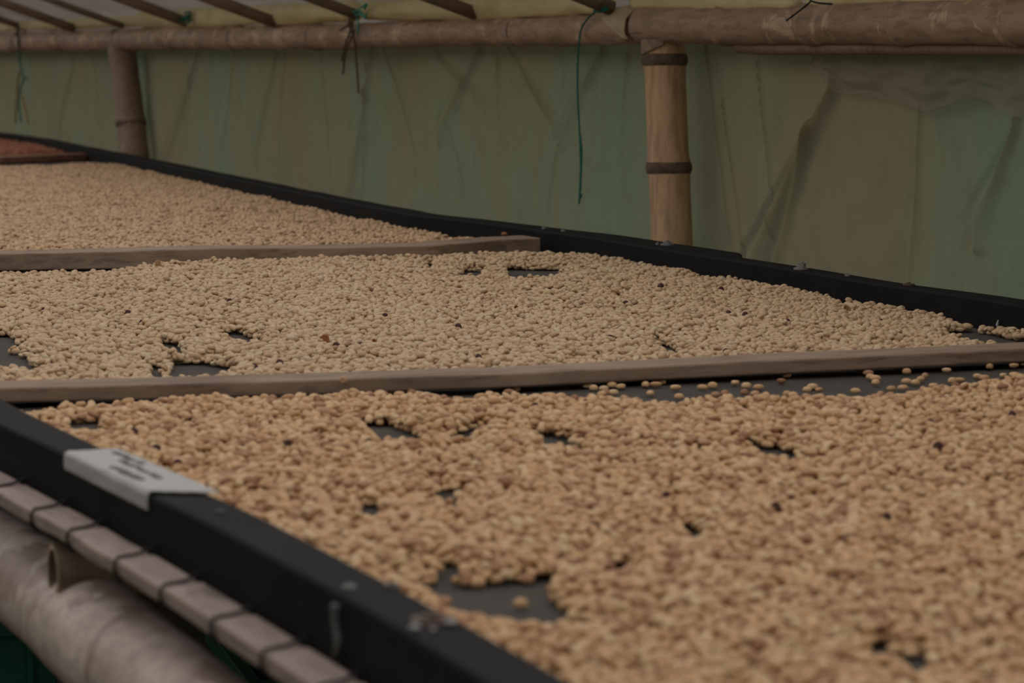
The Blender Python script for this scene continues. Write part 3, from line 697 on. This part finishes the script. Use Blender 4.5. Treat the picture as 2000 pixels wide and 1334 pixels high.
# nearest compartment
yA = interp(tA, 1.2)
top_near = [(-400, 812), (54, 806), (105, 802), (150, 793), (195, 796), (234, 788), (300, 786), (414, 774), (444, 784), (468, 780), (570, 777), (610, 777), (691, 772), (754, 774), (824, 772), (866, 781), (915, 785), (936, 774), (1020, 775), (1090, 777), (1125, 785), (1195, 780), (1300, 787), (1405, 783), (1545, 780), (1650, 783), (1720, 776), (1825, 769), (1895, 755), (1947, 744), (2000, 738), (2300, 715)]
pn = poly_tab(top_near, TZ+.006); pn = np.vstack([pn, [[1.9, 2.5], [1.9, .9], [.4, .9]]])
hn = [[(690, 828), (760, 832), (860, 845), (940, 833), (965, 843), (910, 862), (820, 856), (740, 850)], [(1030, 848), (1100, 853), (1165, 872), (1150, 882), (1060, 868)],
      [(1455, 867), (1530, 878), (1595, 893), (1570, 904), (1500, 890)], [(845, 960), (908, 962), (900, 980), (852, 978)], [(695, 990), (748, 990), (742, 1010), (700, 1005)], [(1325, 1030), (1385, 1042), (1350, 1066)],
      [(130, 826), (200, 826), (195, 842), (138, 842)], [(812, 1146), (880, 1148), (960, 1146), (1018, 1142), (1067, 1124), (1095, 1142), (1090, 1162), (1115, 1190), (1168, 1216), (1095, 1228), (1000, 1222), (990, 1192), (960, 1204), (900, 1192), (850, 1178)],
      [(852, 1106), (908, 1108), (905, 1126), (858, 1124)], [(1695, 1266), (1735, 1268), (1735, 1288), (1698, 1286)], [(1745, 1286), (1825, 1288), (1825, 1314), (1760, 1312)], [(1180, 1105), (1230, 1108), (1225, 1124), (1185, 1120)], [(380, 905), (400, 903), (402, 915)]]
near_b, Hn = make_bed(.50, 1.90, .92, 2.72, pn, [hole(h) for h in hn], .0058, .0040, 45000, 11)
# middle compartment
pm = poly_tab([(-400, 535), (0, 533), (220, 531), (260, 522), (330, 516), (420, 510), (500, 509), (700, 506), (830, 501), (1000, 497), (1113, 499), (1158, 502), (1280, 513), (1316, 522), (1388, 545), (1415, 547), (1523, 554), (1595, 574), (1662, 592), (1798, 604), (1865, 624), (1932, 640), (1996, 654)], TZ+.009)
pm = np.vstack([pm, poly_tab([(1996, 656), (1915, 650), (1865, 650), (1838, 655), (1852, 668)], TZ-.001)])
yAb = interp(tA, 1.2)+.086
pm = np.vstack([pm, [[onz(1852, 672, TZ).x, interp(tA, 1.55)+.078], [.45, interp(tA, .6)+.082]]])
hm = [[(-60, 657), (20, 657), (55, 668), (0, 678), (-60, 678)], [(-60, 694), (45, 692), (62, 706), (92, 722), (40, 722), (0, 716), (-60, 716)], [(305, 668), (345, 674), (380, 686), (350, 690), (315, 682)],
      [(425, 649), (480, 654), (550, 667), (550, 677), (480, 671), (430, 662)], [(290, 720), (322, 718), (325, 737), (292, 738)], [(328, 712), (390, 711), (448, 720), (450, 734), (330, 737)],
      [(985, 526), (1095, 529), (1095, 541), (990, 540)], [(900, 530), (950, 530), (950, 538), (900, 538)], [(1275, 670), (1320, 682), (1352, 688), (1310, 694), (1275, 682)], [(830, 516), (850, 516), (850, 522), (830, 522)]]
mid_b, Hm = make_bed(.46, 1.90, 2.76, 4.66, pm, [hole(h) for h in hm], .0072, .0040, 45000, 12)
# far compartment
pf = poly_tab([(-700, 330), (-60, 328), (0, 326), (100, 322), (190, 318), (250, 321), (275, 322), (295, 332), (350, 338), (400, 356), (500, 374), (598, 400), (675, 416), (773, 440), (850, 452), (895, 462), (985, 461)], TZ+.012)
pf = np.vstack([pf, [[1.70, 4.72], [.45, 4.74]]])
far_b, Hf = make_bed(.70, 2.12, 4.68, 9.1, pf, [poly_tab(h, TZ) for h in ([(0, 411), (30, 410), (30, 416), (0, 416)],)], .0088, .0055, 32000, 13)
vis = far_b[:, 0] > far_b[:, 1]*.165-.12
far_b = far_b[vis]
# red compartment (beyond the reddish plank), heaped
pr = poly_tab([(-300, 262), (0, 269), (20, 270), (40, 274), (62, 273), (85, 285), (110, 293), (150, 297)], TZ+.012)
pr = np.vstack([pr, [[1.9, 9.42], [1.3, 9.38], [1.3, 11.2]]])
red_b, Hr = make_bed(1.35, 2.14, 9.3, 11.4, pr, [], .024, .008, 42000, 14)

loose6 = [(55, 455), (75, 502), (205, 450), (262, 442), (388, 427), (450, 443), (520, 450), (645, 417), (673, 385), (1088, 352), (1132, 370), (1142, 392), (1170, 400), (1172, 424), (1300, 340), (1345, 362), (1568, 355), (1808, 335), (1942, 330), (1995, 318), (1345, 418), (1395, 424), (1425, 404), (1448, 386), (1260, 458), (1495, 446), (1545, 450), (1600, 415), (1640, 412), (1620, 440), (1668, 442), (1740, 390), (1780, 398), (1885, 385), (1945, 378), (1630, 470), (820, 448), (790, 462), (855, 466), (440, 480), (500, 488), (330, 484), (280, 492), (678, 486), (1060, 470), (1200, 488), (1325, 452)]
loose5 = [(1170, 345), (1125, 362), (1168, 386), (1565, 327), (1598, 340), (1655, 342), (1700, 325), (1752, 332), (1665, 368), (1708, 366), (1888, 322), (1945, 322), (1978, 305), (1915, 368), (600, 370), (450, 372)]
loose = [(1300+x/2.857, 600+y/2.857) for x, y in loose6]+[(600+x/2.857, 640+y/2.857) for x, y in loose5]+[(1017, 1181), (846, 1172), (868, 1177)]
# ----- one object per loose bean and per nearest bean
r2 = np.random.default_rng(5)
def roll_angle():
    q = r2.random(); return (r2.normal(0, .28) if q < .62 else (math.pi+r2.normal(0, .4) if q < .92 else r2.choice([-1, 1])*math.pi/2+r2.normal(0, .3)))
def place_bean(me, loc, yaw, pitch, roll, sc, label, group, name='coffee_bean', cat='coffee bean'):
    o = bpy.data.objects.new(name, me); COL.objects.link(o); o.location = loc; o.rotation_euler = (roll, -pitch, yaw); o.scale = (sc, sc, sc)
    o['label'] = label; o['category'] = cat; o['group'] = group; return o
protos = []
for i, (x, y) in enumerate(loose):
    c = onz(x, y, TZ+.002); near_hole = x < 1100 and y > 1100; s = float(r2.uniform(.9, 1.06)); fl = r2.random() < .8
    o = place_bean(BM[i % 4], (c.x, c.y, TZ+.0024*s if fl else TZ+.0036*s), float(r2.uniform(-.9, .9)), 0, 0 if fl else math.pi, s,
        'tan coffee bean lying in the bare hole beside the near black rail' if near_hole else 'tan coffee bean lying loose on the bare mesh in front of the long plank',
        'loose beans in the bare hole by the near rail' if near_hole else 'loose beans on the bare mesh in front of the plank')
    protos.append(o)
od = lambda n: '%d%s' % (n, 'th' if 10 < n % 100 < 14 else {1: 'st', 2: 'nd', 3: 'rd'}.get(n % 10, 'th'))
for g_, t_ in (('loose beans on the bare mesh in front of the plank', 'tan bean loose on the bare mesh before the long plank, %s from the left'), ('loose beans in the bare hole by the near rail', 'tan bean in the bare hole beside the near black rail, %s from the left')):
    q_ = sorted((loose[i][0], i) for i in range(len(loose)) if protos[i]['group'] == g_)
    for n_, (x_, i) in enumerate(q_): protos[i]['label'] = t_ % od(n_+1)
def project(P):
    d = P-np.array([0, 0, CZ]); xr = d[:, 0]*ca-d[:, 1]*sa; yf = d[:, 0]*sa*cp+d[:, 1]*ca*cp-d[:, 2]*sp; up = d[:, 0]*sa*sp+d[:, 1]*ca*sp+d[:, 2]*cp
    return 1000+FPX*xr/yf, 667-FPX*up/yf, yf
P = near_b[:, :3].copy(); P[:, 2] += TZ; px, py, dd = project(P)
ii = ((near_b[:, 0]-.50)/CELL).astype(int); jj = ((near_b[:, 1]-.92)/CELL).astype(int)
topness = near_b[:, 2]+.003-Hn[ii, jj]
ok = (px > 8) & (px < 1992) & (py > 20) & (py < 1322) & (topness > -.0006) & (near_b[:, 0] > .54)
idx = np.where(ok)[0]; idx = idx[np.argsort(dd[idx])][:300-len(loose)-2]
sel = set(idx.tolist())
for i in idx:
    x, y, z, a, p = near_b[i]; s = float(r2.uniform(.88, 1.08))
    place_bean(BM[int(r2.integers(4))], (x, y, TZ+z), a+(math.pi if r2.random() < .5 else 0)*0, float(p), float(roll_angle()), s, 'tan parchment coffee bean on top of the heap at the bottom edge of the picture', 'nearest beans at the bottom of the picture')
near_rest = near_b[[i for i in range(len(near_b)) if i not in sel]]

def bean_field(name, B, matname, label, seed):
    r = np.random.default_rng(seed); n = len(B); o0 = Vector((float(B[:, 0].mean()), float(B[:, 1].mean()), TZ))
    me = bpy.data.meshes.new(name); me.vertices.add(n); co = np.stack([B[:, 0]-o0.x, B[:, 1]-o0.y, B[:, 2]], 1).astype(np.float32); me.vertices.foreach_set('co', co.ravel())
    q = r.random(n); roll = np.where(q < .62, r.normal(0, .28, n), np.where(q < .92, math.pi+r.normal(0, .4, n), r.choice([-1, 1], n)*math.pi/2+r.normal(0, .3, n)))
    yaw = B[:, 3]+r.normal(0, .12, n); rot = np.stack([roll, -B[:, 4]+r.normal(0, .10, n), yaw], 1).astype(np.float32)
    a = me.attributes.new('rot', 'FLOAT_VECTOR', 'POINT'); a.data.foreach_set('vector', rot.ravel())
    a = me.attributes.new('size', 'FLOAT', 'POINT'); a.data.foreach_set('value', r.uniform(.84, 1.15, n).astype(np.float32))
    a = me.attributes.new('shape', 'INT', 'POINT'); a.data.foreach_set('value', r.integers(0, 4, n).astype(np.int32))
    o = bpy.data.objects.new(name, me); COL.objects.link(o); o.location = o0; me.materials.append(M[matname])
    g = bpy.data.node_groups.new(name, 'GeometryNodeTree'); g.interface.new_socket('Geometry', in_out='INPUT', socket_type='NodeSocketGeometry'); g.interface.new_socket('Geometry', in_out='OUTPUT', socket_type='NodeSocketGeometry')
    gi = g.nodes.new('NodeGroupInput'); go = g.nodes.new('NodeGroupOutput'); iop = g.nodes.new('GeometryNodeInstanceOnPoints'); j = g.nodes.new('GeometryNodeJoinGeometry')
    for p in protos[:4][::-1]:
        oi = g.nodes.new('GeometryNodeObjectInfo'); oi.inputs[0].default_value = p; oi.inputs['As Instance'].default_value = True; oi.transform_space = 'ORIGINAL'; g.links.new(oi.outputs['Geometry'], j.inputs[0])
    def at(nm, ty):
        n_ = g.nodes.new('GeometryNodeInputNamedAttribute'); n_.data_type = ty; n_.inputs[0].default_value = nm; return n_.outputs[0]
    g.links.new(gi.outputs[0], iop.inputs['Points']); g.links.new(j.outputs[0], iop.inputs['Instance']); iop.inputs['Pick Instance'].default_value = True
    g.links.new(at('shape', 'INT'), iop.inputs['Instance Index']); g.links.new(at('rot', 'FLOAT_VECTOR'), iop.inputs['Rotation']); g.links.new(at('size', 'FLOAT'), iop.inputs['Scale'])
    sm = g.nodes.new('GeometryNodeSetMaterial'); sm.inputs['Material'].default_value = M[matname]
    g.links.new(iop.outputs[0], sm.inputs[0]); g.links.new(sm.outputs[0], go.inputs[0])
    md = o.modifiers.new('beans', 'NODES'); md.node_group = g
    o['kind'] = 'stuff'; o['label'] = label; o['category'] = 'coffee beans'; return o
bean_field('coffee_beans', near_rest, 'bean_near', 'spread of orange-tan parchment coffee beans nearest the camera, between rail and plank', 1)
bean_field('coffee_beans', mid_b, 'bean_middle', 'spread of cream coffee beans between the two grey-brown planks', 2)
bean_field('coffee_beans', far_b, 'bean_far', 'spread of light tan coffee beans beyond the second plank', 3)
bean_field('coffee_beans', red_b, 'bean_red', 'heap of reddish-orange coffee beans beyond the reddish plank at the far left', 4)
print('beans', len(near_rest), len(mid_b), len(far_b), len(red_b))

# ------------------------------------------------------------------ dark cherries, brown beans and husks among the beans
def top_z(x, y):
    for (x0, y0, Hh) in ((.50, .92, Hn), (.46, 2.76, Hm), (.70, 4.68, Hf)):
        i, j = int((x-x0)/CELL), int((y-y0)/CELL)
        if 3 <= i < Hh.shape[0]-3 and 3 <= j < Hh.shape[1]-3: return float(Hh[i-2:i+3, j-2:j+3].mean())
    return 0
CH = bean_mesh('dried_cherry', .0085, .0078, .0085, 0, .0006); CH.materials.append(M['dark_cherry'])
BB = bean_mesh('brown_bean', .0105, .0078, .0062, 0, .0008); BB.materials.append(M['brown_bean'])
darks = [(1613, 657, 'dark purple dried cherry near the right end of the middle beans, above the plank'), (1538, 632, 'small dark dried cherry right of the centre of the cream beans'), (1720, 630, 'dark dried cherry by the tan husk at the right of the cream beans'),
 (1408, 568, 'dark dried cherry close to the far rail in the cream beans'), (1290, 561, 'dark dried cherry left of the far rail joint in the cream beans'), (1222, 595, 'dark flat dried cherry in the centre right of the cream beans'), (1195, 612, 'small dark dried cherry on the right half of the cream beans'),
 (1422, 614, 'black speck-like dried cherry below the far rail joint'), (1455, 617, 'brown dried cherry beside the black speck below the far rail joint'), (1417, 688, 'small dark dried cherry right behind the long plank'), (1192, 663, 'dark brown dried cherry on cream beans behind the long plank'),
 (704, 676, 'grey dried cherry right of the curled red skin on cream beans'), (658, 678, 'brown-grey dried cherry beside the curled red skin on cream beans'), (546, 712, 'small black dried cherry just behind the long plank'), (497, 720, 'grey-purple dried cherry touching the back of the long plank'), (86, 607, 'grey dried cherry on the left end of the cream beans'),
 (250, 614, 'round brown dried cherry on the left half of the cream beans'), (278, 632, 'small black dried cherry left of centre of the cream beans'), (448, 590, 'tiny black dried cherry in the upper middle of the cream beans'), (124, 642, 'dark dried cherry over the left gap in cream beans'), (752, 620, 'dark dried cherry at the centre of the cream beans'),
 (935, 700, 'dark brown dried cherry behind the middle of the long plank'), (990, 695, 'purple-brown dried cherry behind the long plank, right of its middle'), (895, 640, 'flat black dried cherry in the middle of the cream beans'),
 (1045, 797, 'brown-purple dried cherry in the tan beans just in front of the plank'), (1145, 790, 'dark red dried cherry in the tan beans in front of the plank'), (1814, 828, 'dark dried cherry in tan beans at the right, before the plank'), (1977, 812, 'black dried cherry in tan beans at the right edge'), (1832, 876, 'dark dried cherry below the small right gap'),
 (1355, 965, 'dark curled dried cherry in the centre of the tan beans'), (1515, 994, 'dark red dried cherry right of the curled dark cherry'), (1300, 972, 'small blackish dried cherry left of the curled dark cherry'), (720, 868, 'small purple dried cherry below the long gap'), (375, 825, 'dark dried cherry near the upper left of the tan beans'),
 (262, 848, 'dark dried cherry near the rail at the left of the tan beans'), (308, 880, 'dark dried cherry beside the paper label among tan beans'), (348, 908, 'dark dried cherry right above the corner of the paper label'), (560, 870, 'dark brown dried cherry left of the long gap in tan beans'), (1160, 1032, 'small purple dried cherry above the large bare hole'),
 (1730, 1015, 'dark dried cherry in the blurred tan beans at lower right'), (1653, 1058, 'purple dried cherry in the blurred tan beans at lower right, longest of them'), (110, 486, 'dark speck-like dried cherry just behind the second plank')]
def near_top(x, y):
    p = onz(x, y, TZ+.012); 
    for _ in range(3):
        z = top_z(p.x, p.y); p = onz(x, y, TZ+z+.001)
    return p
for i, (x, y, lb) in enumerate(darks):
    p = near_top(x, y); o = place_bean(CH, (p.x, p.y, p.z+.0005), float(r2.uniform(0, 6)), 0, float(r2.uniform(-.6, .6)), float(r2.uniform(.85, 1.15)), lb, 'dark dried cherries among the beans', 'dried_cherry', 'dried cherry')
browns = [(481, 778, 'orange-brown bean on the far edge of the tan beans in front of the plank'), (962, 800, 'large reddish-brown bean in the tan beans in front of the plank middle'), (370, 511, 'pinkish-brown bean against the front of the second plank'), (1050, 800, None), (345, 871, 'brown split bean in the tan beans above the paper label'), (1590, 758, 'reddish bean among loose beans in front of the plank'), (1600, 798, 'orange-brown bean in the tan beans at the right'), (1505, 1010, 'red-brown bean under the dark red cherry'), (985, 458, 'tan-brown bean resting on the back of the second plank')]
for x, y, lb in browns:
    if lb is None: continue
    p = near_top(x, y)
    if (x, y) == (985, 458): p = onz(x, y, zB+.003)
    place_bean(BB, (p.x, p.y, p.z+.0005), float(r2.uniform(-1, 1)), 0, 0, float(r2.uniform(.95, 1.1)), lb, 'brown beans among the pale ones', 'brown_bean', 'coffee bean')
def husk(px, size, m, label, ang, tilt=.9):
    p = near_top(*px); vs_, fs_ = grid(lambda u, v: (size*(u-.5)*(1-.25*v), size*.35*math.sin((u-.5)*2.6)**2*-1, size*(v-.15)*.9*(1-.35*abs(u-.5)**1.5*2)), 8, 6)
    R = Matrix.Rotation(ang, 3, 'Z') @ Matrix.Rotation(tilt-.9, 3, 'X'); vs_ = [R @ Vector(v)+p for v in vs_]
    o = mk('husk_flake', vs_, fs_, m, smooth=True, origin=p, label=label, category='husk', group='dry husks among the beans'); o.modifiers.new('t', 'SOLIDIFY').thickness = .0007
husk((205, 560), .013, 'husk', 'curled brown husk standing up in the upper left of the cream beans', .6, .6)
husk((634, 668), .012, 'husk', 'curled red-brown cherry skin on cream beans left of centre', -.3)
husk((1645, 612), .018, 'pale_husk', 'large tan husk flake near the far rail at the right of the cream beans', .2, 1.4)
husk((292, 572), .010, 'pale_husk', 'tan husk right of the curled brown husk in the cream beans', .5, 1.2)
husk((1005, 605), .010, 'husk', 'reddish husk in the centre of the cream beans', .1, 1.5)
husk((700, 622), .010, 'pale_husk', 'pale brown husk left of the centre of the cream beans', .9, 1.2)
husk((172, 722), .012, 'pale_husk', 'brown husk lying just behind the left end of the long plank', .3, 1.7)
husk((417, 632), .010, 'husk', 'pinkish-brown husk on the left part of the cream beans', .2, 1.4)
husk((310, 518), .011, 'pale_husk', 'brown husk in front of the second plank on cream beans', -.5, 1.0)
husk((725, 670), .009, 'husk', 'orange husk scrap right of the red-brown cherry skin', .4, 1.6)
for o in bpy.data.objects:
    if '_o' in o: del o['_o']
